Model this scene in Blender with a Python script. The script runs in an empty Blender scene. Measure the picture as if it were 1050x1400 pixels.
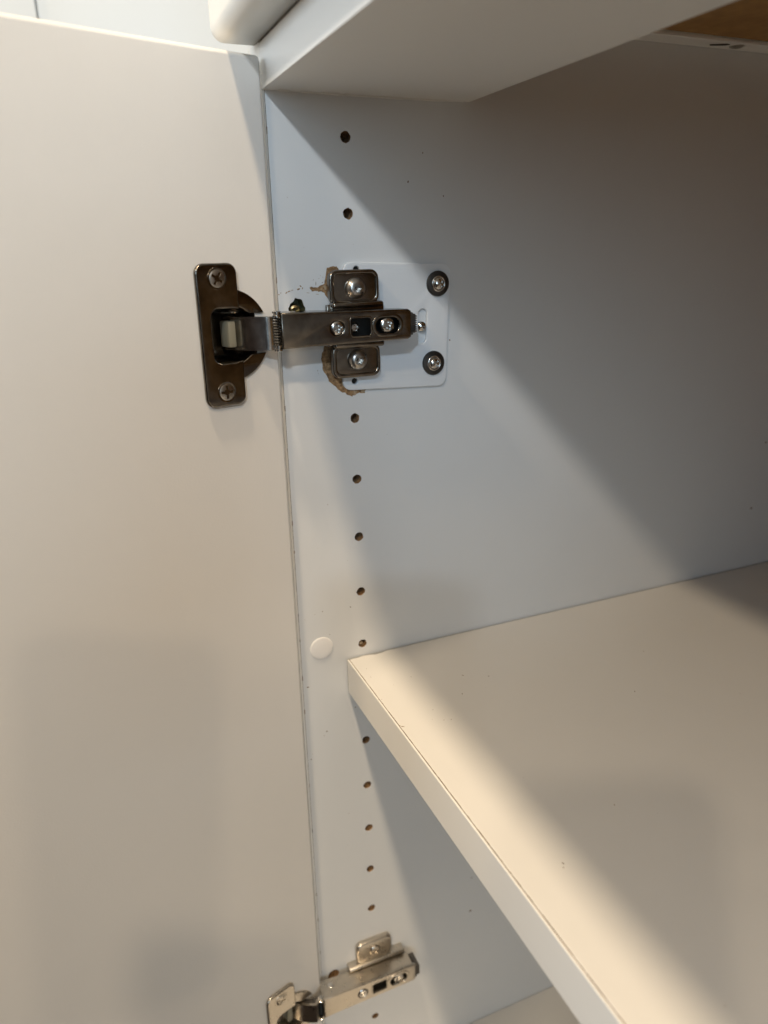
import bpy, bmesh, math, random
from mathutils import Matrix, Vector
R = math.radians
random.seed(7)
scene = bpy.context.scene
COL = scene.collection

# ------------------------------------------------------------------ camera
# world axes: x = away from the side panel, y = into the cabinet, z = up (1 unit = 1 m)
cam_d = bpy.data.cameras.new('camera')
cam = bpy.data.objects.new('camera', cam_d); COL.objects.link(cam)
RIGHT = Vector((0.39192138, 0.919761, -0.02091252))
DOWN = Vector((0.29245884, -0.14610781, -0.94505044))
FWD = Vector((-0.87227602, 0.36426942, -0.32625501))
EYE = Vector((0.348374, -0.093720, -0.050051))
m = Matrix.Identity(4)
for i in range(3):
    m[i][0] = RIGHT[i]; m[i][1] = -DOWN[i]; m[i][2] = -FWD[i]; m[i][3] = EYE[i]
cam.matrix_world = m
cam_d.sensor_fit = 'VERTICAL'; cam_d.sensor_height = 36; cam_d.lens = 1021.08 / 1400 * 36
cam_d.clip_start = 0.005; cam_d.clip_end = 20
cam_d.dof.use_dof = True; cam_d.dof.focus_distance = 0.35; cam_d.dof.aperture_fstop = 7.5
scene.camera = cam

# ------------------------------------------------------------------ world, lamps, exposure
w = bpy.data.worlds.new('World'); scene.world = w; w.use_nodes = True
w.node_tree.nodes['Background'].inputs[0].default_value = (1.0, .6, .4, 1)
w.node_tree.nodes['Background'].inputs[1].default_value = 0.02

def lamp(name, loc, power, color, radius):
    l = bpy.data.lights.new(name, 'POINT'); l.energy = power; l.color = color; l.shadow_soft_size = radius
    o = bpy.data.objects.new(name, l); COL.objects.link(o); o.location = loc
    return o
# recessed ceiling spots of the kitchen, a grid of two rows (the phone's shadows fix their places)
WARM = (1.0, .80, .56)
for x_, y_, p_ in ((1.541, -1.416, 39), (1.572, -0.345, 46), (2.800, -0.345, 29), (0.330, -0.345, 80), (0.330, -1.416, 46), (2.800, -1.416, 8)):
    lamp('ceiling_lamp', (x_, y_, 1.500), p_, WARM, 0.058 if y_ < -1 else 0.054)
def spot(name, loc, aim, cone, power, color):
    l = bpy.data.lights.new(name, 'SPOT'); l.energy = power; l.color = color; l.shadow_soft_size = .09
    l.spot_size = R(cone); l.spot_blend = 1
    o = bpy.data.objects.new(name, l); COL.objects.link(o); o.location = loc
    o.rotation_euler = (Vector(aim) - Vector(loc)).to_track_quat('-Z', 'Y').to_euler(); return o
# added narrow cool spot with no known fixture, brightens door and panel tops
spot('cool_fill_spot', (2.800, -1.416, 1.5), (0, -.05, .10), 12, 170, (.64, .82, 1.0))
# the spots' light coming back from the ceiling
def area(name, loc, aim, sx, sy, power, color):
    l = bpy.data.lights.new(name, 'AREA'); l.shape = 'RECTANGLE'; l.size = sx; l.size_y = sy; l.energy = power; l.color = color
    o = bpy.data.objects.new(name, l); COL.objects.link(o); o.location = loc
    o.rotation_euler = (Vector(aim) - Vector(loc)).to_track_quat('-Z', 'Y').to_euler(); return o
area('ceiling_glow', (1.6, -1.5, 1.6), (1.6, -1.49, 0), 3.2, 2.4, 11, WARM)
# daylight from the window on the right, and what the pale room in front throws back
area('window_light', (3.5, -.86, .4), (0, 0, -.05), 1.0, .8, 21, (.62, .83, 1.0))
area('room_glow', (-.1, -2.5, .6), (0, 0, -.05), 1.0, .8, 32, (.76, .88, 1.0))

scene.view_settings.view_transform = 'Standard'; scene.view_settings.look = 'None'
scene.view_settings.exposure = 0.0; scene.view_settings.gamma = 1.0
scene.render.engine = 'CYCLES'
scene.cycles.max_bounces = 10; scene.cycles.diffuse_bounces = 6
scene.cycles.use_denoising = True

# ------------------------------------------------------------------ materials
def newmat(name):
    mt = bpy.data.materials.new(name); mt.use_nodes = True
    return mt, mt.node_tree.nodes, mt.node_tree.links, mt.node_tree.nodes['Principled BSDF']
def board(name, col, rough=0.42, mottling=0.03, bump=0.05, bscale=1400, spec=0.5, streak=None):
    """laminate or foil: faint mottling, fine orange-peel relief, uneven gloss"""
    mt, N, L, b = newmat(name)
    tc = N.new('ShaderNodeTexCoord')
    n1 = N.new('ShaderNodeTexNoise'); n1.inputs['Scale'].default_value = 14; n1.inputs['Detail'].default_value = 5
    n2 = N.new('ShaderNodeTexNoise'); n2.inputs['Scale'].default_value = bscale; n2.inputs['Detail'].default_value = 2
    n3 = N.new('ShaderNodeTexNoise'); n3.inputs['Scale'].default_value = 60; n3.inputs['Detail'].default_value = 6
    L.new(tc.outputs['Object'], n1.inputs['Vector']); L.new(tc.outputs['Object'], n2.inputs['Vector'])
    if streak:
        mp = N.new('ShaderNodeMapping'); mp.inputs['Scale'].default_value = streak
        L.new(tc.outputs['Object'], mp.inputs['Vector']); L.new(mp.outputs['Vector'], n3.inputs['Vector'])
    else: L.new(tc.outputs['Object'], n3.inputs['Vector'])
    mix = N.new('ShaderNodeMix'); mix.data_type = 'RGBA'
    mix.inputs[6].default_value = tuple(c * (1 - mottling) for c in col) + (1,)
    mix.inputs[7].default_value = tuple(min(1, c * (1 + mottling)) for c in col) + (1,)
    ad = N.new('ShaderNodeMath'); ad.operation = 'ADD'; L.new(n1.outputs['Fac'], ad.inputs[0]); L.new(n3.outputs['Fac'], ad.inputs[1])
    sc = N.new('ShaderNodeMath'); sc.operation = 'MULTIPLY'; sc.inputs[1].default_value = .5; L.new(ad.outputs[0], sc.inputs[0])
    L.new(sc.outputs[0], mix.inputs['Factor']); L.new(mix.outputs[2], b.inputs['Base Color'])
    mr = N.new('ShaderNodeMapRange'); mr.inputs['To Min'].default_value = rough - .06; mr.inputs['To Max'].default_value = rough + .1
    L.new(n3.outputs['Fac'], mr.inputs['Value']); L.new(mr.outputs['Result'], b.inputs['Roughness'])
    bp = N.new('ShaderNodeBump'); bp.inputs['Strength'].default_value = bump; bp.inputs['Distance'].default_value = 0.0004
    L.new(n2.outputs['Fac'], bp.inputs['Height']); L.new(bp.outputs['Normal'], b.inputs['Normal'])
    b.inputs['Specular IOR Level'].default_value = spec
    return mt
def metal(name, col, rough, bump=0.02, bscale=900, dark=0.75):
    mt, N, L, b = newmat(name)
    b.inputs['Metallic'].default_value = 1
    tc = N.new('ShaderNodeTexCoord')
    n = N.new('ShaderNodeTexNoise'); n.inputs['Scale'].default_value = 220; n.inputs['Detail'].default_value = 6
    n2 = N.new('ShaderNodeTexNoise'); n2.inputs['Scale'].default_value = bscale; n2.inputs['Detail'].default_value = 3
    L.new(tc.outputs['Object'], n.inputs['Vector']); L.new(tc.outputs['Object'], n2.inputs['Vector'])
    mix = N.new('ShaderNodeMix'); mix.data_type = 'RGBA'
    mix.inputs[6].default_value = tuple(c * dark for c in col) + (1,); mix.inputs[7].default_value = col + (1,)
    rp = N.new('ShaderNodeValToRGB'); rp.color_ramp.elements[0].position = .35; rp.color_ramp.elements[1].position = .6
    L.new(n.outputs['Fac'], rp.inputs['Fac']); L.new(rp.outputs['Color'], mix.inputs['Factor'])
    L.new(mix.outputs[2], b.inputs['Base Color'])
    mr = N.new('ShaderNodeMapRange'); mr.inputs['To Min'].default_value = rough - .04; mr.inputs['To Max'].default_value = rough + .1
    L.new(n.outputs['Fac'], mr.inputs['Value']); L.new(mr.outputs['Result'], b.inputs['Roughness'])
    bp = N.new('ShaderNodeBump'); bp.inputs['Strength'].default_value = bump; bp.inputs['Distance'].default_value = 0.0003
    L.new(n2.outputs['Fac'], bp.inputs['Height']); L.new(bp.outputs['Normal'], b.inputs['Normal'])
    return mt
def rough_stuff(name, c0, c1, scale, bump=0.8, rough=.9):
    mt, N, L, b = newmat(name)
    tc = N.new('ShaderNodeTexCoord'); n = N.new('ShaderNodeTexNoise'); n.inputs['Scale'].default_value = scale; n.inputs['Detail'].default_value = 8; n.inputs['Roughness'].default_value = .7
    L.new(tc.outputs['Object'], n.inputs['Vector'])
    rp = N.new('ShaderNodeValToRGB'); rp.color_ramp.elements[0].position = .35; rp.color_ramp.elements[1].position = .65
    rp.color_ramp.elements[0].color = c0 + (1,); rp.color_ramp.elements[1].color = c1 + (1,)
    L.new(n.outputs['Fac'], rp.inputs['Fac']); L.new(rp.outputs['Color'], b.inputs['Base Color'])
    bp = N.new('ShaderNodeBump'); bp.inputs['Strength'].default_value = bump; bp.inputs['Distance'].default_value = 0.0006
    L.new(n.outputs['Fac'], bp.inputs['Height']); L.new(bp.outputs['Normal'], b.inputs['Normal'])
    b.inputs['Roughness'].default_value = rough
    return mt
M = dict(
    melamine=board('melamine', (.69, .695, .695), .45, .025, .10, 1500),
    shelf=board('shelf_melamine', (.715, .70, .67), .45, .03, .10, 1500),
    edge=board('edge_band', (.80, .785, .75), .38, .02, .05, 900),
    foil=board('door_foil', (.755, .725, .685), .38, .02, .12, 1100),
    drawer=board('drawer_foil', (.74, .72, .67), .35, .02, .10, 1100),
    plate=board('plate_paint', (.72, .735, .75), .30, .012, .04, 700),
    cap=board('cap_plastic', (.82, .80, .78), .4, .01, .03, 700),
    wall=board('wall_paint', (.70, .76, .81), .6, .015, .15, 260),
    runner=board('runner_coating', (.86, .85, .82), .35, .02, .04, 800),
    hardboard=rough_stuff('hardboard', (.30, .155, .045), (.40, .22, .07), 90, .15, .7),
    chip=rough_stuff('chipboard', (.11, .055, .022), (.50, .31, .155), 650, 1.0),
    pale=rough_stuff('pale_fibre', (.32, .22, .13), (.55, .43, .29), 700, 1.0),
    olive=rough_stuff('olive_plug', (.03, .035, .012), (.13, .12, .05), 700, .8, .5),
    glue=rough_stuff('glue_gap_line', (.12, .09, .07), (.36, .29, .22), 500, .3),
    dirt=rough_stuff('dirt', (.12, .08, .05), (.32, .22, .14), 900, .3),
    nickel=metal('nickel', (.25, .222, .19), .15),
    worn=metal('worn_nickel', (.58, .53, .46), .26, .02, 900, .92),
    steel=metal('bright_steel', (.70, .68, .65), .18, .015),
    darkmetal=metal('dark_steel', (.16, .15, .14), .4),
    washer=metal('black_washer', (.11, .107, .104), .36),
    brass=metal('dull_brass', (.55, .42, .22), .3),
    recess=metal('recess_shade_steel', (.05, .048, .045), .45),  # near-black, carries the shade of openings in its colour; spring wire too
    button=metal('button_steel', (.56, .53, .49), .26, .015),
    beige=board('damper_plastic', (.27, .24, .17), .45, .03, .05, 700),
    black=board('phone_body', (.012, .012, .014), .3, .01, .01, 500),
)

# ------------------------------------------------------------------ mesh helpers (all in mm, meshes stored in m)
S = 0.001
def finish(bm, name, mat=None, angle=35, weld=True):
    if weld: bmesh.ops.remove_doubles(bm, verts=bm.verts, dist=1e-4)
    bmesh.ops.recalc_face_normals(bm, faces=bm.faces)
    me = bpy.data.meshes.new(name); bm.to_mesh(me); bm.free()
    me.transform(Matrix.Scale(S, 4))
    me.polygons.foreach_set('use_smooth', [True] * len(me.polygons))
    me.set_sharp_from_angle(angle=R(angle))
    if mat is not None: me.materials.append(M[mat])
    return me
def flatten(me):
    """area-weighted normals: rounded edges stay round, large faces stay flat"""
    acc = [Vector((0, 0, 0)) for _ in me.vertices]
    for p in me.polygons:
        for v in p.vertices: acc[v] += p.normal * p.area
    for e in me.edges: e.use_edge_sharp = False
    me.normals_split_custom_set_from_vertices([a.normalized() for a in acc]); return me
def link(name, me, parent=None, loc=None):
    o = bpy.data.objects.new(name, me); COL.objects.link(o)
    if parent: o.parent = parent
    if loc: o.location = [c * S for c in loc]
    return o
def thing(name, label, cat, loc=(0, 0, 0), group=None):
    o = bpy.data.objects.new(name, None); COL.objects.link(o); o.empty_display_size = .01
    o.location = [c * S for c in loc]; tag(o, label, cat, group); return o
def tag(o, label, cat, group=None):
    o['label'] = label; o['category'] = cat
    if group: o['group'] = group
    return o
def box(bm, lo, hi, bev=0, seg=2, only=None):
    r = bmesh.ops.create_cube(bm, size=1)
    vs = r['verts']
    for v in vs: v.co = [lo[i] + (v.co[i] + .5) * (hi[i] - lo[i]) for i in range(3)]
    if bev:
        es = list({e for v in vs for e in v.link_edges})
        bmesh.ops.bevel(bm, geom=es, offset=bev, segments=seg, profile=.5, affect='EDGES')
def boxm(name, mat, lo, hi, bev=0, seg=2):
    bm = bmesh.new(); box(bm, lo, hi, bev, seg); me = finish(bm, name, mat); return flatten(me) if bev else me
PANEL = Matrix(((0, 0, 1, 0), (1, 0, 0, 0), (0, 1, 0, 0), (0, 0, 0, 1)))      # (u,v,w) -> y=u z=v x=w
A = R(17.5); X0, Y0 = 6.2, -1.2
dvec = Vector((math.sin(A), -math.cos(A), 0)); nvec = Vector((math.cos(A), math.sin(A), 0))
DOOR = Matrix(((-dvec.x, 0, nvec.x, X0), (-dvec.y, 0, nvec.y, Y0), (0, 1, 0, 0), (0, 0, 0, 1)))   # u=-s v=z w=h
def door_pt(s, h, z=0): return DOOR @ Vector((-s, z, h))
def rrect(u0, v0, u1, v1, r, n=6):
    pts = []
    for cx, cy, a0 in ((u1 - r, v1 - r, 0), (u0 + r, v1 - r, 90), (u0 + r, v0 + r, 180), (u1 - r, v0 + r, 270)):
        for k in range(n + 1):
            a = R(a0 + 90 * k / n); pts.append((cx + r * math.cos(a), cy + r * math.sin(a)))
    return pts
def circ(cu, cv, r, n=32): return [(cu + r * math.cos(2 * math.pi * k / n), cv + r * math.sin(2 * math.pi * k / n)) for k in range(n)]
def sheet(outlines, w0, w1, bev=0, res=2):
    """bmesh of a flat plate with holes: outer outline first, extruded from w0 to w1 with rounded rims"""
    cu = bpy.data.curves.new('t', 'CURVE'); cu.dimensions = '2D'; cu.fill_mode = 'BOTH'
    cu.extrude = (w1 - w0) / 2 - bev; cu.bevel_depth = bev; cu.bevel_resolution = res; cu.offset = -bev
    for ol in outlines:
        sp = cu.splines.new('POLY'); sp.points.add(len(ol) - 1)
        for p, q in zip(sp.points, ol): p.co = (q[0], q[1], 0, 1)
        sp.use_cyclic_u = True
    o = bpy.data.objects.new('t', cu); COL.objects.link(o)
    dg = bpy.context.evaluated_depsgraph_get()
    me = bpy.data.meshes.new_from_object(o.evaluated_get(dg))
    bpy.data.objects.remove(o); bpy.data.curves.remove(cu)
    bm = bmesh.new(); bm.from_mesh(me); bpy.data.meshes.remove(me)
    bmesh.ops.translate(bm, verts=bm.verts, vec=(0, 0, (w0 + w1) / 2))
    bmesh.ops.remove_doubles(bm, verts=bm.verts, dist=1e-3)
    return bm
def xf(bm, mat): bmesh.ops.transform(bm, matrix=mat, verts=bm.verts); return bm
def lathe(bm, prof, n=32, mat=Matrix.Identity(4)):
    rings = []
    for r, h in prof:
        if r < 1e-6: rings.append([bm.verts.new(mat @ Vector((0, 0, h)))])
        else: rings.append([bm.verts.new(mat @ Vector((r * math.cos(2 * math.pi * k / n), r * math.sin(2 * math.pi * k / n), h))) for k in range(n)])
    for a, b in zip(rings, rings[1:]):
        for k in range(n):
            q = [a[k % len(a)], a[(k + 1) % len(a)], b[(k + 1) % len(b)], b[k % len(b)]]
            q = list(dict.fromkeys(q))
            if len(q) > 2: bm.faces.new(q)
def merge(bm, other):
    me = bpy.data.meshes.new('t'); other.to_mesh(me); other.free(); bm.from_mesh(me); bpy.data.meshes.remove(me)
def boolean(me, cutters, op='DIFFERENCE'):
    """cut bmeshes (mm) out of a mesh (m)"""
    cb = bmesh.new()
    for c in cutters: merge(cb, c)
    bmesh.ops.recalc_face_normals(cb, faces=cb.faces)
    cm = bpy.data.meshes.new('t'); cb.to_mesh(cm); cb.free(); cm.transform(Matrix.Scale(S, 4))
    a = bpy.data.objects.new('t', me); c = bpy.data.objects.new('t', cm); COL.objects.link(a); COL.objects.link(c)
    md = a.modifiers.new('b', 'BOOLEAN'); md.object = c; md.operation = op; md.solver = 'EXACT'; md.use_self = True
    dg = bpy.context.evaluated_depsgraph_get()
    out = bpy.data.meshes.new_from_object(a.evaluated_get(dg))
    bpy.data.objects.remove(a); bpy.data.objects.remove(c); bpy.data.meshes.remove(cm)
    out.set_sharp_from_angle(angle=R(35))
    return out
def prism(pts, w0, w1):
    bm = bmesh.new()
    a = [bm.verts.new((p[0], p[1], w0)) for p in pts]; b = [bm.verts.new((p[0], p[1], w1)) for p in pts]
    bm.faces.new(a); bm.faces.new(b)
    for k in range(len(pts)): bm.faces.new((a[k], a[(k + 1) % len(pts)], b[(k + 1) % len(pts)], b[k]))
    bmesh.ops.recalc_face_normals(bm, faces=bm.faces)
    return bm
def jag(pts, amp, sub=4, rnd=random):
    out = []
    for k in range(len(pts)):
        p, q = pts[k], pts[(k + 1) % len(pts)]
        for j in range(sub):
            t = j / sub
            out.append((p[0] + (q[0] - p[0]) * t + rnd.uniform(-amp, amp), p[1] + (q[1] - p[1]) * t + rnd.uniform(-amp, amp)))
    return out

# ------------------------------------------------------------------ setting: the wall beyond the door
bm = bmesh.new(); box(bm, (-312, -700, -900), (-300, 500, 700))
wall = link('wall', finish(bm, 'wall', 'wall')); wall['kind'] = 'structure'
bm = bmesh.new(); box(bm, (-299.8, -300, -900), (-296, -76, 700), 1.5, 3)
link('door_casing', finish(bm, 'door_casing', 'wall'), wall)

# ------------------------------------------------------------------ cabinet carcass
ZB = -592; ZTOP = 172; W = 1000; DEP = 556
cab = thing('cabinet', 'white laminate kitchen base cabinet seen open, with drilled side panel', 'cabinet', (0, 0, 0))
side = boxm('side_panel', 'melamine', (-18, 1.15, -700), (0, DEP, ZTOP))
cut = []; holes = []
rnd = random.Random(3)
def hole_poly(y, z, r, amp, n=22):
    ph = rnd.random() * 6
    return [(y + (r + rnd.uniform(-amp, amp) + .5 * amp * math.sin(2 * t + ph)) * math.cos(t), z + (r + rnd.uniform(-amp, amp)) * math.sin(t)) for t in [2 * math.pi * k / n for k in range(n)]]
for k in range(0, 19):
    if k in (2, 3, 9, 15, 16): continue
    pl = hole_poly(37, -32 * k, 2.45, .16); holes.append((pl, 11, 'chip'))
    cut.append(xf(prism(pl, -11, 1), PANEL))
old = hole_poly(9.9, -74.0, 4.1, .25, 26)
old = [(y + .6 * (z > -71) * (1 if y > 9.9 else -.2), z + (1.3 if z > -70.9 and y > 9 else 0)) for y, z in old]
holes.append((old, 7, 'olive')); cut.append(xf(prism(old, -7, 1), PANEL))
low = hole_poly(9.0, -492.0, 3.9, .35, 26); holes.append((low, 7, 'chip')); cut.append(xf(prism(low, -7, 1), PANEL))
side = boolean(side, cut)
sp = link('side_panel', side, cab); sp['label'] = 'left side panel with a column of shelf pin holes'
for pl, dep, mat in holes:
    c = (sum(p[0] for p in pl) / len(pl), sum(p[1] for p in pl) / len(pl))
    bm = bmesh.new(); n = len(pl); rings = []
    for w_, s_ in ((-.12, .985), (-1.2, .97), (-dep * .6, .96), (-dep + .1, .93)):
        rings.append([bm.verts.new((w_, c[0] + (p[0] - c[0]) * s_ * (1 + rnd.uniform(-.02, .02)), c[1] + (p[1] - c[1]) * s_ * (1 + rnd.uniform(-.02, .02)))) for p in pl])
    for a, b in zip(rings, rings[1:]):
        for k in range(n): bm.faces.new((a[k], a[(k + 1) % n], b[(k + 1) % n], b[k]))
    bm.faces.new(rings[-1])
    link('pin_hole' if dep == 11 else 'old_screw_hole', finish(bm, 'hole_lining', mat), sp)
# broken plug left in the old hole and a pale pin stub in the hole above the shelf
OLD = Matrix.Translation((-2.6, 9.7, -74.6)) @ Matrix.Rotation(R(14), 4, 'Y') @ PANEL
bm = bmesh.new(); box(bm, (-6, 35.6, -257.3), (-1.2, 37.6, -255.6), .4); link('pin_stub', finish(bm, 'pin_stub', 'pale'), sp)
# front edge banding with its rough glue line, brown strip also painting the gap's shade
bm = bmesh.new(); box(bm, (-18, 0, -700), (-.05, 1.0, ZTOP), .08, 2); link('edge_band', flatten(finish(bm, 'edge_band', 'edge')), sp)
bm = bmesh.new(); box(bm, (-17.8, .94, -700), (.012, 1.16, ZTOP))
zz = -560
while zz < 15:                                    # small ragged bits along the glue line
    l = rnd.uniform(.6, 3); d = rnd.uniform(.0, .25)
    box(bm, (-.2, .9 - d * .4, zz), (.03, 1.16 + d, zz + l)); zz += l + rnd.uniform(8, 40)
link('glue_gap_line', finish(bm, 'glue_gap_line', 'glue', weld=False), sp)

# torn laminate round the hinge plate
def torn(name, pts, mat, amp=.3, depth=.14, sub=5, seed=1):
    rr = random.Random(seed)
    ol = jag(pts, amp, sub, rr)
    bm = bmesh.new(); n = len(ol)
    c = Vector((0, sum(p[0] for p in ol) / n, sum(p[1] for p in ol) / n))
    base = [bm.verts.new((-.02, p[0], p[1])) for p in ol]
    top = [bm.verts.new((rr.uniform(.02, depth), p[0] + rr.uniform(-.1, .1), p[1] + rr.uniform(-.1, .1))) for p in ol]
    for k in range(n): bm.faces.new((base[k], base[(k + 1) % n], top[(k + 1) % n], top[k]))
    f = bm.faces.new(top); r = bmesh.ops.triangulate(bm, faces=[f])
    r = bmesh.ops.subdivide_edges(bm, edges=list({e for f in r['faces'] for e in f.edges}), cuts=2)
    for v in bm.verts:
        if v.co.x > .01: v.co.x = max(.015, v.co.x + rr.uniform(-.1, .16))
    return link(name, finish(bm, name, mat, 20), sp)
chip1 = [(25.6, -55.3), (30.3, -54.9), (31.8, -57.6), (28.3, -60.1), (28.0, -66.7), (29.5, -70.1), (25.3, -69.3), (24.0, -66.6), (21.1, -66.1), (17.6, -65.5), (16.6, -63.6), (21.2, -64.0), (24.2, -62.2), (25.1, -58.7)]
chip2 = [(22.3, -91.5), (26.7, -91.8), (26.5, -102.6), (28.6, -106.3), (34.6, -110.2), (38.4, -112.3), (42.3, -113.4), (42.1, -115.7), (38.6, -115.3), (36.0, -116.8), (29.7, -113.6), (24.2, -108.3), (21.3, -102.5), (20.6, -97.0)]
torn('torn_laminate', chip1, 'chip', .32, seed=4)
torn('torn_laminate', chip2, 'chip', .28, seed=5)
torn('torn_laminate', [(22.0, -63.9), (24.4, -63.4), (24.6, -65.2), (22.2, -65.4)], 'pale', .25, .3, 3, 6)
torn('torn_laminate', [(36.2, -113.6), (38.4, -113.8), (38.2, -116.2), (36.3, -116.4)], 'pale', .3, .3, 3, 8)
torn('torn_laminate', [(40.4, -113.6), (43.2, -113.7), (42.8, -115.6), (40.6, -115.3)], 'pale', .3, .35, 3, 9)
bm = bmesh.new(); rr = random.Random(12)
def crumb(bm, x, y, z, l, wd, ang, hgt=.18, axis='x', rr=rr):
    n = 6; pts = []
    for k in range(n):
        t = 2 * math.pi * k / n + rr.uniform(-.3, .3)
        a, b = l / 2 * math.cos(t) * rr.uniform(.7, 1.1), wd / 2 * math.sin(t) * rr.uniform(.7, 1.1)
        pts.append((a * math.cos(ang) - b * math.sin(ang), a * math.sin(ang) + b * math.cos(ang)))
    if axis == 'x': V = lambda p, h: (x + h, y + p[0], z + p[1])
    else: V = lambda p, h: (x + p[0], y + p[1], z + h)
    lo = [bm.verts.new(V(p, .005)) for p in pts]; hi = [bm.verts.new(V((p[0] * .6, p[1] * .6), hgt * rr.uniform(.6, 1))) for p in pts]
    for k in range(n): bm.faces.new((lo[k], lo[(k + 1) % n], hi[(k + 1) % n], hi[k]))
    bm.faces.new(hi)
for y, z, l, wd, a in [(1.7, -66.7, .8, .5, 0), (2.6, -66.0, .6, .4, .4), (5.3, -66.0, 1.2, .6, .5), (6.6, -65.4, 2.0, .5, .35), (8.2, -64.9, 1.4, .35, .2), (11.2, -64.6, 1.9, .8, .2), (12.3, -63.3, 1.3, .6, -.8),
        (13.2, -64.3, 1.2, .5, 1.2), (18.6, -60.7, .5, .3, 1), (19.8, -62.3, 2.2, .3, 1.5), (21.4, -60.2, .5, .3, 0), (22.3, -58.9, .4, .3, 0), (23.1, -62.0, .9, .4, .5), (18.6, -102.8, .6, .35, 1.2), (18.9, -104.1, .4, .3, 0),
        (20.3, -67.2, 1.8, .25, -.1), (15.7, -66.4, 2.0, .22, -.1), (23.4, -59.6, .5, .3, .6)]:
    crumb(bm, 0, y, z, l, wd, a)
o = link('scratch_marks', finish(bm, 'scratch_marks', 'chip', weld=False), sp); o['kind'] = 'stuff'
bm = bmesh.new()
for y, z, d in [(67.8, -17.9, 1.3), (86.5, -24.1, 1.0), (90.6, -92.6, 1.1), (30.6, -232.1, 1.0), (14.6, -231.3, .8), (110.1, -482.7, 2.4), (110.7, -453.8, 1.3), (13.4, -307.1, 1.3), (20.4, -171.5, .6), (328.9, -174.1, 2.0), (324.3, -219.8, 2.4), (75.5, -5.4, 1.0),
        (3.2, -323, 1.0), (3.9, -275.5, 1.3), (11.8, -309.5, .7), (18.0, -246.0, .6), (45, -300, .7), (31.3, -296, 1.1)]:
    crumb(bm, 0, y, z, d, d * .7, rr.random() * 3, .08)
for _ in range(26):
    d = rr.uniform(.2, .5); crumb(bm, 0, rr.uniform(4, 60), rr.uniform(-560, 5), d, d * .7, rr.random() * 3, .05)
o = link('dirt_specks', finish(bm, 'dirt_specks', 'dirt', weld=False), sp); o['kind'] = 'stuff'

# front rail, bottom, back, far side
bm = bmesh.new()
box(bm, (-.02, .01, 16.9), (W, 100, 34.1), .3, 2)
link('front_rail', flatten(finish(bm, 'front_rail', 'edge')), cab)
bm = bmesh.new(); y = 1.5
while y < 99:                                     # rough sealant along the rail's end, where it meets the panel
    l = rnd.uniform(2, 7); t = rnd.uniform(.1, .45) + .7 * math.sin(math.pi * y / 100)
    box(bm, (-.05, y, 17.2 - t), (rnd.uniform(1.0, 2.6), min(y + l, 99.6), 17.4), .05, 1); y += l * .93
link('sealant_bead', finish(bm, 'sealant_bead', 'edge', weld=False), cab)
link('bottom_board', boxm('bottom_board', 'shelf', (.2, 2, ZB - 18), (W, DEP, ZB), .3), cab)
link('back_panel', boxm('back_panel', 'hardboard', (-18, DEP + .2, -700), (W + 18, DEP + 8, ZTOP)), cab)
link('side_panel', boxm('side_panel', 'melamine', (W + .2, 0, -700), (W + 18, DEP, ZTOP), .4), cab)

# ------------------------------------------------------------------ drawer above and its runner
dr = thing('drawer', 'closed white drawer with rounded front and brown bottom above the rail', 'drawer', (0, 0, 0))
bm = bmesh.new(); box(bm, (-10.5, -18.5, 34.2), (W + 10, -0.5, ZTOP))
bmesh.ops.bevel(bm, geom=[e for e in bm.edges if min(v.co.y for v in e.verts) < -18], offset=5.5, segments=6, profile=.5, affect='EDGES')
link('drawer_front', flatten(finish(bm, 'drawer_front', 'drawer', 60)), dr)
link('drawer_bottom', boxm('drawer_bottom', 'hardboard', (13.2, 20, 51.2), (W - 13, 520, 56), .3), dr)
for xa in (14, W - 29): link('drawer_side', boxm('drawer_side', 'melamine', (xa, -2, 56.2), (xa + 15, 520, 150), .5), dr)
link('drawer_back', boxm('drawer_back', 'melamine', (29.2, 505, 56.2), (W - 29.2, 520, 150), .5), dr)
ru = thing('drawer_runner', 'white coated steel drawer runner along the top of the side panel', 'drawer runner', (0, 0, 0))
bm = sheet([[(.6, 36), (13.0, 36), (13.0, 500), (.6, 500)], circ(6.6, 256, 4.1, 24)], 49.2, 50.8, .25, 1)
link('runner_profile', finish(bm, 'runner_profile', 'runner'), ru)
bm = prism([(4.6, 239.6), (6.2, 237.8), (10.0, 245.6), (9.6, 248.2), (7.4, 247.0)], 48.95, 49.16); link('slot_shade_patch', finish(bm, 'slot_shade_patch', 'recess'), ru)  # flat dark patch standing in for the shaded opening of a slot
link('runner_web', boxm('runner_web', 'runner', (.1, 36, 50.85), (1.6, 500, 66), .3), ru)
def cross_cutters(r, depth, h, mat, ang=.4):
    out = []
    for a in (ang, ang + math.pi / 2):
        c = bmesh.new(); box(c, (-r, -.17 * r - .12, h - depth), (r, .17 * r + .12, h + 1)); xf(c, mat @ Matrix.Rotation(a, 4, 'Z')); out.append(c)
    return out
def screw_mesh(name, prof, n, mat, cutters, material):
    bm = bmesh.new(); lathe(bm, prof, n, mat)
    me = finish(bm, name, material, 40)
    return boolean(me, cutters) if cutters else me
FLIP = Matrix.Rotation(math.pi, 4, 'X')
mt = Matrix.Translation((6.6, 256, 50.4)) @ FLIP
link('screw', screw_mesh('screw', [(0, 0), (3.7, 0), (3.7, .9), (2.6, 1.7), (0, 1.9)], 24, mt, cross_cutters(2.0, 1.2, 1.9, mt), 'button'), ru)

link('sunken_screw', screw_mesh('screw', [(0, -2), (3.0, -2), (3.0, .2), (2.2, .9), (0, 1.1)], 24, OLD, cross_cutters(2.2, 1.2, 1.1, OLD, .5), 'brass'), sp)
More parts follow.
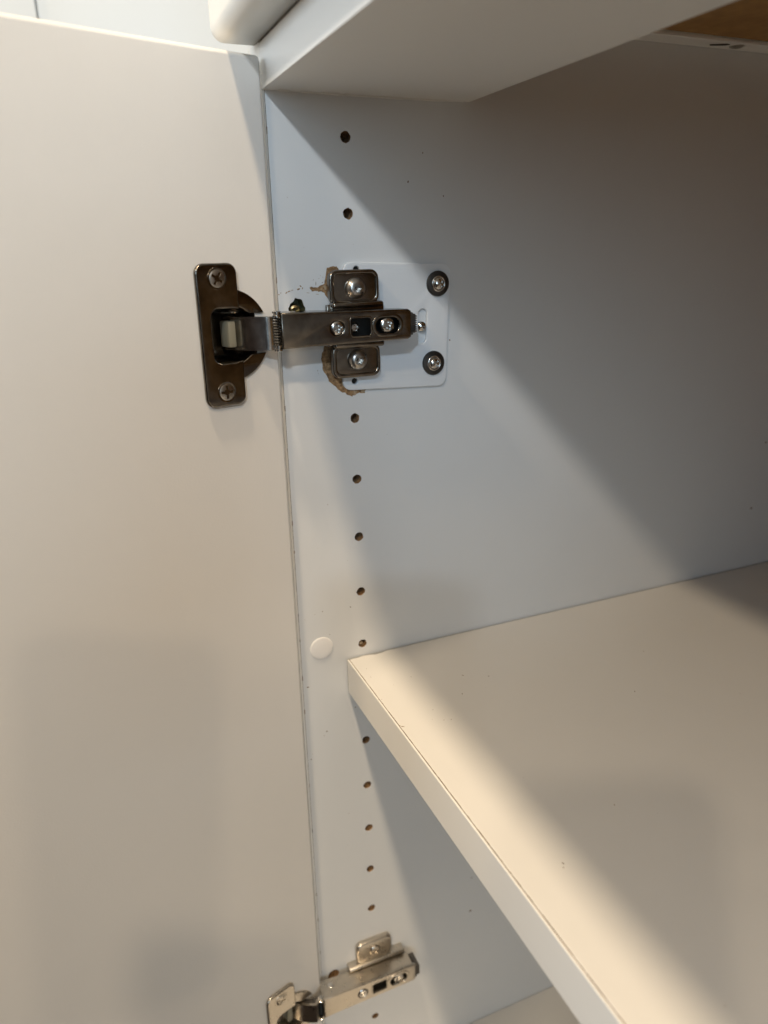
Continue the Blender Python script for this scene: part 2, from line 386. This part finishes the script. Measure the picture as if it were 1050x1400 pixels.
# ------------------------------------------------------------------ shelf
shf = thing('shelf', 'cream laminate adjustable shelf resting on pins inside the cabinet', 'shelf', (0, 0, 0))
ZS = -263.2; ST = 20.8
def edge_jag(a, b, n, amp, rr): return [a + (b - a) * k / n + (rr.uniform(-amp, amp) if 0 < k < n else 0) for k in range(n + 1)]
rr = random.Random(5)
ol = [(1.0, 28.5), (1.0, 560 - 8)]
chipy = [(2.0, 28.35), (1.6, 30), (1.8, 33), (1.1, 36), (1.4, 40), (2.6, 44), (2.2, 48), (1.2, 51), (1.3, 70), (1.05, 120), (1.2, 300), (1.0, 540), (W - 1, 540), (W - 1, 28.35)]
bm = sheet([chipy], ZS - ST, ZS, .22, 1); link('board', flatten(finish(bm, 'shelf_board', 'shelf')), shf)
link('edge_band', boxm('edge_band', 'edge', (1.4, 27.0, ZS - ST), (W - 1, 28.05, ZS - .02), .35, 2), shf)
bm = bmesh.new(); box(bm, (1.6, 28.0, ZS - ST + .2), (W - 1, 28.45, ZS - .25))
x = 20
while x < 330:
    l = rr.uniform(1, 9); box(bm, (x, 28.02, ZS - .4), (x + l, 28.3, ZS - .03 + rr.uniform(0, .06))); x += l + rr.uniform(.3, 8)
link('glue_gap_line', finish(bm, 'glue_gap_line', 'glue', weld=False), shf)
bm = bmesh.new()
for x, y, l, wd, a in [(45.3, 27.5, .8, .5, 0), (45.7, 29.2, .7, .4, 0), (23.7, 32, .7, .5, 0), (71.0, 29.2, 3.0, .7, .9), (69.8, 28.4, 1.2, .6, 0), (32.6, 51.7, 1.0, .6, 0), (58.3, 68.5, 2.0, .6, -.4), (75.6, 53.0, 1.0, .5, 0), (64.7, 48.6, .8, .5, 0),
        (49.4, 89.3, 1.6, .6, .6), (74.6, 49.6, .7, .6, 0), (93.4, 148.9, 1.6, .6, 0), (155.5, 85.3, 1.4, .6, 0), (172.4, 48.0, 2.2, .6, .4), (174.0, 47.0, .9, .5, 0), (63.4, 180.9, 1.6, .5, 0), (43.0, 77.3, 2.3, .5, .8), (15.0, 33, .7, .5, 0), (36, 40, .5, .4, 0)]:
    crumb(bm, x, y, ZS, l * .75, wd * .75, a, .2, 'z')
for _ in range(30):
    d = rr.uniform(.2, .5); crumb(bm, rr.uniform(5, 300), rr.uniform(30, 300), ZS, d * 1.6, d * .5, rr.random() * 3, .12, 'z')
o = link('crumbs', finish(bm, 'crumbs', 'dirt', weld=False), shf); o['kind'] = 'stuff'
# ------------------------------------------------------------------ door
door = boxm('door', 'foil', (-420, -700, -18), (0, 28.3, 0), 2.0, 4)      # u=-s, v=z, w=h, scaled later
def to_frame(me, mat):
    mm = mat.copy()
    for i in range(3): mm[i][3] *= S
    me.transform(mm); return me
to_frame(door, DOOR)
ZC1 = -81.5; ZC2 = ZC1 - 32 * 13 + 1.0
CS = 25.6
cuts = [xf(prism(rrect(-36, zc - .8 - 12.6, -12, zc - .8 + 12.6, 4), -13.2, 2), DOOR) for zc in (ZC1, ZC2)]
door = flatten(boolean(door, cuts))
link('door', door, cab)['label'] = 'cream foil door standing open at the left'

# ------------------------------------------------------------------ hinges
def sweep(bm, pts, t, zlo, zhi, taper=None):
    """flat strip of thickness t following a polyline in plan; rounded enough by its many points"""
    n = len(pts); L, Rr = [], []
    for k in range(n):
        a = Vector(pts[max(0, k - 1)]); b = Vector(pts[min(n - 1, k + 1)]); d = (b - a).normalized(); nn = Vector((-d.y, d.x))
        p = Vector(pts[k]); L.append(p + nn * t / 2); Rr.append(p - nn * t / 2)
    rings = []
    for k in range(n):
        e = taper[k] if taper else 0
        rings.append([bm.verts.new((q.x, q.y, z)) for q, z in ((L[k], zlo + e), (L[k], zhi - e), (Rr[k], zhi - e), (Rr[k], zlo + e))])
    for a, b in zip(rings, rings[1:]):
        for k in range(4): bm.faces.new((a[k], a[(k + 1) % 4], b[(k + 1) % 4], b[k]))
    bm.faces.new(rings[0]); bm.faces.new(rings[-1])
def bez(p0, p1, p2, p3, n=14):
    out = []
    for k in range(n + 1):
        t = k / n; s = 1 - t
        out.append(tuple(s**3 * a + 3 * s * s * t * b + 3 * s * t * t * c + t**3 * d for a, b, c, d in zip(p0, p1, p2, p3)))
    return out
def pan(x, y, z): return Matrix.Translation((x, y, z)) @ PANEL
def make_hinge(zc, b, label, dome):
    mn = 'nickel' if dome else 'worn'
    t = thing('concealed_hinge', label, 'hinge', (0, 0, zc), 'concealed hinges of the door')
    # --- cup screwed to the door
    v0 = -.8
    D = DOOR
    # plate with a notch opening towards the arm
    s0, s1, hz = 20.6, 40.4, 30.2
    o1 = []
    base = rrect(-s1, v0 - hz, -s0, v0 + hz, 4.2)
    i0 = min(range(len(base)), key=lambda i: (base[i][0] - (-s0)) ** 2 + (base[i][1] - (v0 + hz - 4.2)) ** 2)
    ring = base[i0:] + base[:i0]                  # starts at the right edge, goes up round to the right edge again
    notch = [(-s0, v0 - 11.0)] + [(-24, v0 - 11.4)] + [(-34.6 + 4 + 4 * math.cos(R(a)), v0 - 11.6 + 4 + 4 * math.sin(R(a))) for a in range(270, 179, -15)] + \
            [(-34.6 + 4 + 4 * math.cos(R(a)), v0 + 11.6 - 4 + 4 * math.sin(R(a))) for a in range(180, 89, -15)] + [(-24, v0 + 11.4), (-s0, v0 + 11.0)]
    outline = ring + notch
    bm = sheet([outline], .25, 2.35, .95, 3); xf(bm, D); link('cup_plate', finish(bm, 'cup_plate', mn, 50), t)
    # round flange
    pts = []
    r = 19.7
    a0 = math.asin(8.7 / r); a1 = math.acos(-11 / r)
    for k in range(25):
        a = a0 + (a1 - a0) * k / 24; pts.append((-CS + r * math.cos(a), v0 + r * math.sin(a)))
    for k in range(25):
        a = -a1 + (a1 - a0) * k / 24; pts.append((-CS + r * math.cos(a), v0 + r * math.sin(a)))
    pts += [(-12, v0 - 8.7), (-15.5, v0 - 8.9), (-18.5, v0 - 11.0), (-21.5, v0 - 12.4), (-34, v0 - 12.6), (-34, v0 + 12.6), (-21.5, v0 + 12.4), (-18.5, v0 + 11.0), (-15.5, v0 + 8.9), (-12, v0 + 8.7)]
    bm = sheet([pts], .05, 1.25, .45, 2); xf(bm, D); link('cup_flange', finish(bm, 'cup_flange', mn, 50), t)
    # cup: lofted pocket
    bm = bmesh.new(); rings = []
    for sa, sb, hv, rr_, h in ((12.4, 35.0, 12.1, 4.6, .6), (13.0, 34.4, 11.5, 4.4, -.8), (13.6, 33.9, 10.9, 4.2, -5), (14.2, 33.4, 10.3, 4.0, -9), (15.6, 32.0, 9.0, 3.4, -11), (18, 30, 7.0, 2.4, -11.9)):
        rings.append([bm.verts.new(D @ Vector((u, v, h))) for u, v in rrect(-sb, v0 - hv, -sa, v0 + hv, rr_, 6)])
    n = len(rings[0])
    for a, b_ in zip(rings, rings[1:]):
        for k in range(n): bm.faces.new((a[k], a[(k + 1) % n], b_[(k + 1) % n], b_[k]))
    bm.faces.new(rings[-1]); link('cup', finish(bm, 'cup', mn, 50), t)
    # damper
    bm = bmesh.new(); box(bm, (-24.4, v0 - 5.7, -10.5), (-20.6, v0 + 5.7, -2.4), .8, 2); xf(bm, D); link('damper', finish(bm, 'damper', 'beige'), t)
    for sg in (-1, 1):
        mt = D @ Matrix.Translation((-30.3, v0 + sg * 24, 0))
        bm = bmesh.new(); lathe(bm, [(3.5, 2.2), (3.9, 2.42), (4.5, 2.44), (4.75, 2.2)], 32, mt); rim = finish(bm, 'countersink', mn)
        sc = link('screw', screw_mesh('screw', [(0, 1.0), (3.85, 1.0), (3.85, 2.25), (3.3, 2.55), (1.5, 2.75), (0, 2.8)], 32, mt, cross_cutters(2.9, 1.6, 2.7, mt, .5 + .5 * sg) + cross_cutters(1.5, 1.0, 2.7, mt, .5 + .5 * sg + .78), 'button' if dome else 'worn'), t)
        link('countersink', rim, sc)
    # --- link between cup and arm
    P = [door_pt(s, h) for s, h in ((19.6, -7.5), (18.6, -1.5), (15.0, 3.6), (9.5, 7.6))]
    e = Vector((b + 13.6, -6.4, 0))
    path = bez(*[(p.x, p.y) for p in P], n=12) + [(P[3].x + (e.x - P[3].x) * k / 3, P[3].y + (e.y - P[3].y) * k / 3) for k in (1, 2, 3)]
    bm = bmesh.new(); sweep(bm, path, 1.5, v0 - 7.3, v0 + 7.3); bmesh.ops.bevel(bm, geom=[e_ for e_ in bm.edges if e_.is_manifold and e_.calc_face_angle(0) > 1.0], offset=.35, segments=2, affect='EDGES')
    link('link_arm', finish(bm, 'link_arm', 'steel' if dome else 'worn', 40), t)
    # side cheeks of the link, below it
    bm = bmesh.new()
    for z in (v0 - 7.2, v0 + 6.2):
        p2 = [(q[0] - 2.4 * nvec.x, q[1] - 2.4 * nvec.y) for q in path[4:]]; sweep(bm, p2, 3.4, z, z + 1.0)
    link('link_cheek', finish(bm, 'link_cheek', 'darkmetal'), t)
    # --- arm
    top = b + 16.6
    out = [(-3.2, 8.0), (4, 7.7), (58.6, 6.9), (60.2, 6.0), (60.2, -6.0), (58.6, -6.9), (4, -7.7), (-3.2, -8.0)]
    def cap(u0, u1, r_, n=10):
        return [(u1 + r_ * math.cos(R(a)), r_ * math.sin(R(a))) for a in [-90 + 180 * k / n for k in range(n + 1)]] + [(u0 + r_ * math.cos(R(a)), r_ * math.sin(R(a))) for a in [90 + 180 * k / n for k in range(n + 1)]]
    bm = sheet([out, circ(23, 0, 3.15, 28), rrect(29.6, -4.2, 39.6, 4.2, 1.3), cap(45.6, 50.4, 3.6)], top - 2.4, top, .75, 3)
    bm2 = bmesh.new()
    for sg in (-1, 1):
        q = [(-3.0, 7.85), (-3.0, 6.6), (58.5, 5.9), (58.5, 6.8)]
        q = [(u, v * sg) for u, v in q]
        lowx = [b + 3.6, b + 3.6, b + 6.0, b + 6.0]
        a_ = [bm2.verts.new((u, v, lx)) for (u, v), lx in zip(q, lowx)]; c_ = [bm2.verts.new((u, v, top - .9)) for u, v in q]
        bm2.faces.new(a_); bm2.faces.new(c_)
        for k in range(4): bm2.faces.new((a_[k], a_[(k + 1) % 4], c_[(k + 1) % 4], c_[k]))
    merge(bm, bm2); xf(bm, PANEL); arm = link('arm', finish(bm, 'arm', mn, 40), t)
    bm = sheet([cap(45.2, 50.8, 5.2), cap(45.6, 50.4, 3.7)], top - .6, top + .35, .3, 2); xf(bm, PANEL); link('slot_rim', finish(bm, 'slot_rim', mn, 50), arm)
    bm = sheet([rrect(29.0, -4.8, 40.2, 4.8, 1.8), rrect(29.8, -4.0, 39.4, 4.0, 1.2)], top - .5, top + .18, .16, 1); xf(bm, PANEL); link('window_rim', finish(bm, 'window_rim', mn, 50), arm)
    for u, r_, h0, h1, ang in ((23, 3.0, top - 3, top + .25, .2), (48.2, 3.4, top - 4.5, top - .35, .5)):
        mt = pan(0, u, 0)
        link('adjusting_screw', screw_mesh('screw', [(0, h0), (r_, h0), (r_, h1 - .5), (r_ - .5, h1 - .1), (r_ * .6, h1), (0, h1)], 28, mt, cross_cutters(r_ * .72, 1.5, h1, mt, ang) + cross_cutters(r_ * .45, 1.1, h1, mt, ang + .78), 'steel'), arm)
    mt = pan(0, 33.2, -.6)
    link('inner_screw', screw_mesh('screw', [(0, b + 8), (2.5, b + 8), (2.5, b + 11.5), (1.6, b + 12.2), (0, b + 12.2)], 20, mt, cross_cutters(1.6, 1, b + 12.2, mt), 'steel'), arm)
    bm = bmesh.new(); box(bm, (b + 3.2, 5, -5.6), (b + 8.2, 58, 5.6), .4, 1); link('core', finish(bm, 'core', 'recess'), arm)  # near-black block puts shade into the arm's open window
    # pivot pins and spring at the arm's front end
    bm = bmesh.new()
    for zz in (-8.9, 8.9):
        sg = 1 if zz > 0 else -1
        lathe(bm, [(0, zz), (1.5, zz), (1.9, zz - .3 * sg), (1.9, zz - 1.0 * sg), (1.45, zz - 1.2 * sg), (1.45, zz - 1.8 * sg), (1.9, zz - 2.0 * sg), (1.9, zz - 2.8 * sg), (0, zz - 2.8 * sg)], 20, Matrix.Translation((top - 1.9, -4.6, 0)))
    lathe(bm, [(0, 7.95), (1.7, 7.95), (2.0, 7.7), (2.0, -7.7), (1.7, -7.95), (0, -7.95)], 20, Matrix.Translation((b + 8.5, 4.0, 0)))
    link('pivot_pin', finish(bm, 'pivot_pin', 'steel'), arm)
    bm = bmesh.new(); prev = None; N = 150
    for k in range(N + 1):
        a = 2 * math.pi * k / 15; z = -6 + 12 * k / N
        c = Vector((top - 2.9 + 1.55 * math.cos(a), -4.5 + 1.55 * math.sin(a), z))
        rad = Vector((math.cos(a), math.sin(a), 0))
        ring = [bm.verts.new(c + rad * .42 * math.cos(q) + Vector((0, 0, .42 * math.sin(q)))) for q in [2 * math.pi * j / 6 for j in range(6)]]
        if prev:
            for j in range(6): bm.faces.new((prev[j], prev[(j + 1) % 6], ring[(j + 1) % 6], ring[j]))
        prev = ring
    link('spring', finish(bm, 'spring', 'recess'), arm)
    # release clip at the back end
    bm = bmesh.new()
    box(bm, (b + 5.5, 59.7, -4.4), (top - 1.4, 63.2, 4.4), .3, 1)
    for k in range(8): box(bm, (top - 2.0, 60.0, -3.9 + k * 1.0), (top - .8, 63.5, -3.35 + k * 1.0), .1, 1)
    box(bm, (b + 9, 59.8, 3.4), (top - .5, 61.4, 5.2), .3, 1); box(bm, (b + 9, 59.8, -5.2), (top - .5, 61.4, -3.4), .3, 1)
    link('release_clip', finish(bm, 'release_clip', 'darkmetal', weld=False), t)
    # --- mounting plate
    bm = bmesh.new()
    box(bm, (b + .02, 23, -9.5), (b + 3.0, 52, 9.5), .5, 2)
    mp = link('mounting_plate', finish(bm, 'mounting_plate', mn), t)
    for sg in (-1, 1):
        va, vb = sorted((sg * 9.2, sg * 25.0))
        wing = sheet([rrect(24.2, va, 49.0, vb, 4.0)], b + .05, b + 3.9, 1.5, 4)
        rim = sheet([rrect(24.2, va, 49.0, vb, 4.0), rrect(26.6, va + 2.0, 47.2, vb - 2.0, 2.6)], b + 2.6, b + 4.5, .7, 3)
        merge(wing, rim) if dome else rim.free(); xf(wing, PANEL); wg = link('wing', finish(wing, 'wing', mn, 50, weld=False), mp)
        bm = bmesh.new(); fa, fb = sorted((sg * 7.9, sg * 10.6)); box(bm, (b + .1, 24.8 if dome else 18, fa), (b + 6.6, 50.6 if dome else 57, fb), 1.1, 3); link('fold', finish(bm, 'fold', mn, 50), wg)
        mt = pan(b, 37, sg * 16.6)
        if dome:
            hexc = prism(circ(0, 0, 2.05, 6), 4.8, 9); xf(hexc, mt)
            me = screw_mesh('screw', [(0, 3.5), (5.0, 3.5), (5.0, 4.5), (4.75, 5.3), (4.1, 6.3), (3.3, 7.0), (2.7, 7.25), (0, 7.3)], 40, mt, [hexc], 'button')
            s_ = link('screw', me, mp)
            bm = bmesh.new(); lathe(bm, [(0, 6.3), (.55, 6.3), (.75, 6.0), (.75, 4.7)], 14, mt); link('security_pin', finish(bm, 'security_pin', 'steel'), s_)
        else:
            link('screw', screw_mesh('screw', [(0, 2), (3.8, 2), (3.8, 4.2), (3.2, 4.7), (0, 4.95)], 32, mt, cross_cutters(2.4, 1.6, 4.9, mt, .3), 'worn'), mp)
    return t
make_hinge(ZC1, 2.0, 'dark nickel hinge at the top, screwed onto the white repair plate', True)
make_hinge(ZC2, 0.0, 'dull nickel hinge at the bottom edge, below the shelf', False)

# ------------------------------------------------------------------ repair plate with its screws
rp = thing('repair_plate', 'thin white rounded hinge repair plate screwed to the side panel', 'repair plate', (0, 60.5, -84))
rot = Matrix.Rotation(R(-2.2), 4, 'X')
TIL = rot @ PANEL
hs = [rrect(-28.8, -30.4, 28.2, 29.9, 4.5), rrect(11.2, -8.6, 16.0, 8.4, 2.4), circ(-22.0, 26.6, 1.5, 16), circ(-22.6, -25.9, 1.5, 16), circ(21.5, 24.3, 2.2, 16)]
bm = sheet(hs, .03, 1.9, .5, 3); xf(bm, TIL); link('plate', finish(bm, 'plate', 'plate', 50), rp)
for u_, v_ in ((-22.0, 26.6), (-22.6, -25.9)):
    bm = bmesh.new(); lathe(bm, [(0, .5), (1.45, .5), (1.45, .05)], 14, TIL @ Matrix.Translation((u_, v_, 0))); link('hole_shade_disc', finish(bm, 'hole_shade_disc', 'recess'), rp)  # dark disc fills the plate hole in place of its shade
def finishing_screw(y, z, tilt):
    mt = Matrix.Translation((1.9, y - 60.5, z + 84)) @ Matrix.Rotation(R(tilt), 4, 'Y') @ PANEL
    bm = bmesh.new(); lathe(bm, [(4.0, .02), (6.1, .02), (6.1, .9), (5.8, 1.25), (3.9, 1.5), (3.4, 1.1)], 40, mt)
    s_ = link('screw', screw_mesh('screw', [(0, .3), (2.7, .3), (3.0, 1.3), (2.7, 2.1), (1.8, 2.75), (0, 3.0)], 32, mt, cross_cutters(1.9, 1.3, 2.9, mt, .6), 'steel'), rp)
    link('washer', finish(bm, 'washer', 'washer', 30), s_)
    bm = bmesh.new(); lathe(bm, [(2.6, .9), (3.0, 1.75), (3.35, 1.9), (3.7, 1.7), (3.9, 1.3)], 40, mt); link('collar', finish(bm, 'collar', 'steel', 60), s_)
finishing_screw(82.4, -64.4, 0); finishing_screw(80.0, -103.2, 0)
mt = Matrix.Translation((1.4, 73.3 - 60.5, -84.6 + 84)) @ PANEL
link('screw', screw_mesh('screw', [(0, -1), (1.9, -1), (2.5, .5), (2.3, 1.6), (1.4, 2.4), (0, 2.7)], 24, mt, cross_cutters(1.2, .8, 2.7, mt, .3), 'steel'), rp)

# ------------------------------------------------------------------ cover cap
bm = bmesh.new(); lathe(bm, [(0, .02), (6.5, .02), (6.6, .25), (6.45, .5), (6.0, .62), (3, .7), (0, .72)], 48, pan(0, 0, 0))
tag(link('cover_cap', finish(bm, 'cover_cap', 'cap', 50), None, (0, 12.9, -253.2)), 'round white adhesive cover cap on the side panel above the shelf corner', 'cover cap')

# ------------------------------------------------------------------ the photographer's phone, at the camera
ph = sheet([rrect(-62, -136, 14, 29, 12)], -11.0, -3.0, 1.5, 3)
fr = Matrix(((RIGHT.x, -DOWN.x, FWD.x, EYE.x * 1000), (RIGHT.y, -DOWN.y, FWD.y, EYE.y * 1000), (RIGHT.z, -DOWN.z, FWD.z, EYE.z * 1000), (0, 0, 0, 1)))
xf(ph, fr)
tag(link('smartphone', finish(ph, 'smartphone', 'black', 50)), 'black smartphone held upright in front of the open cabinet', 'phone')
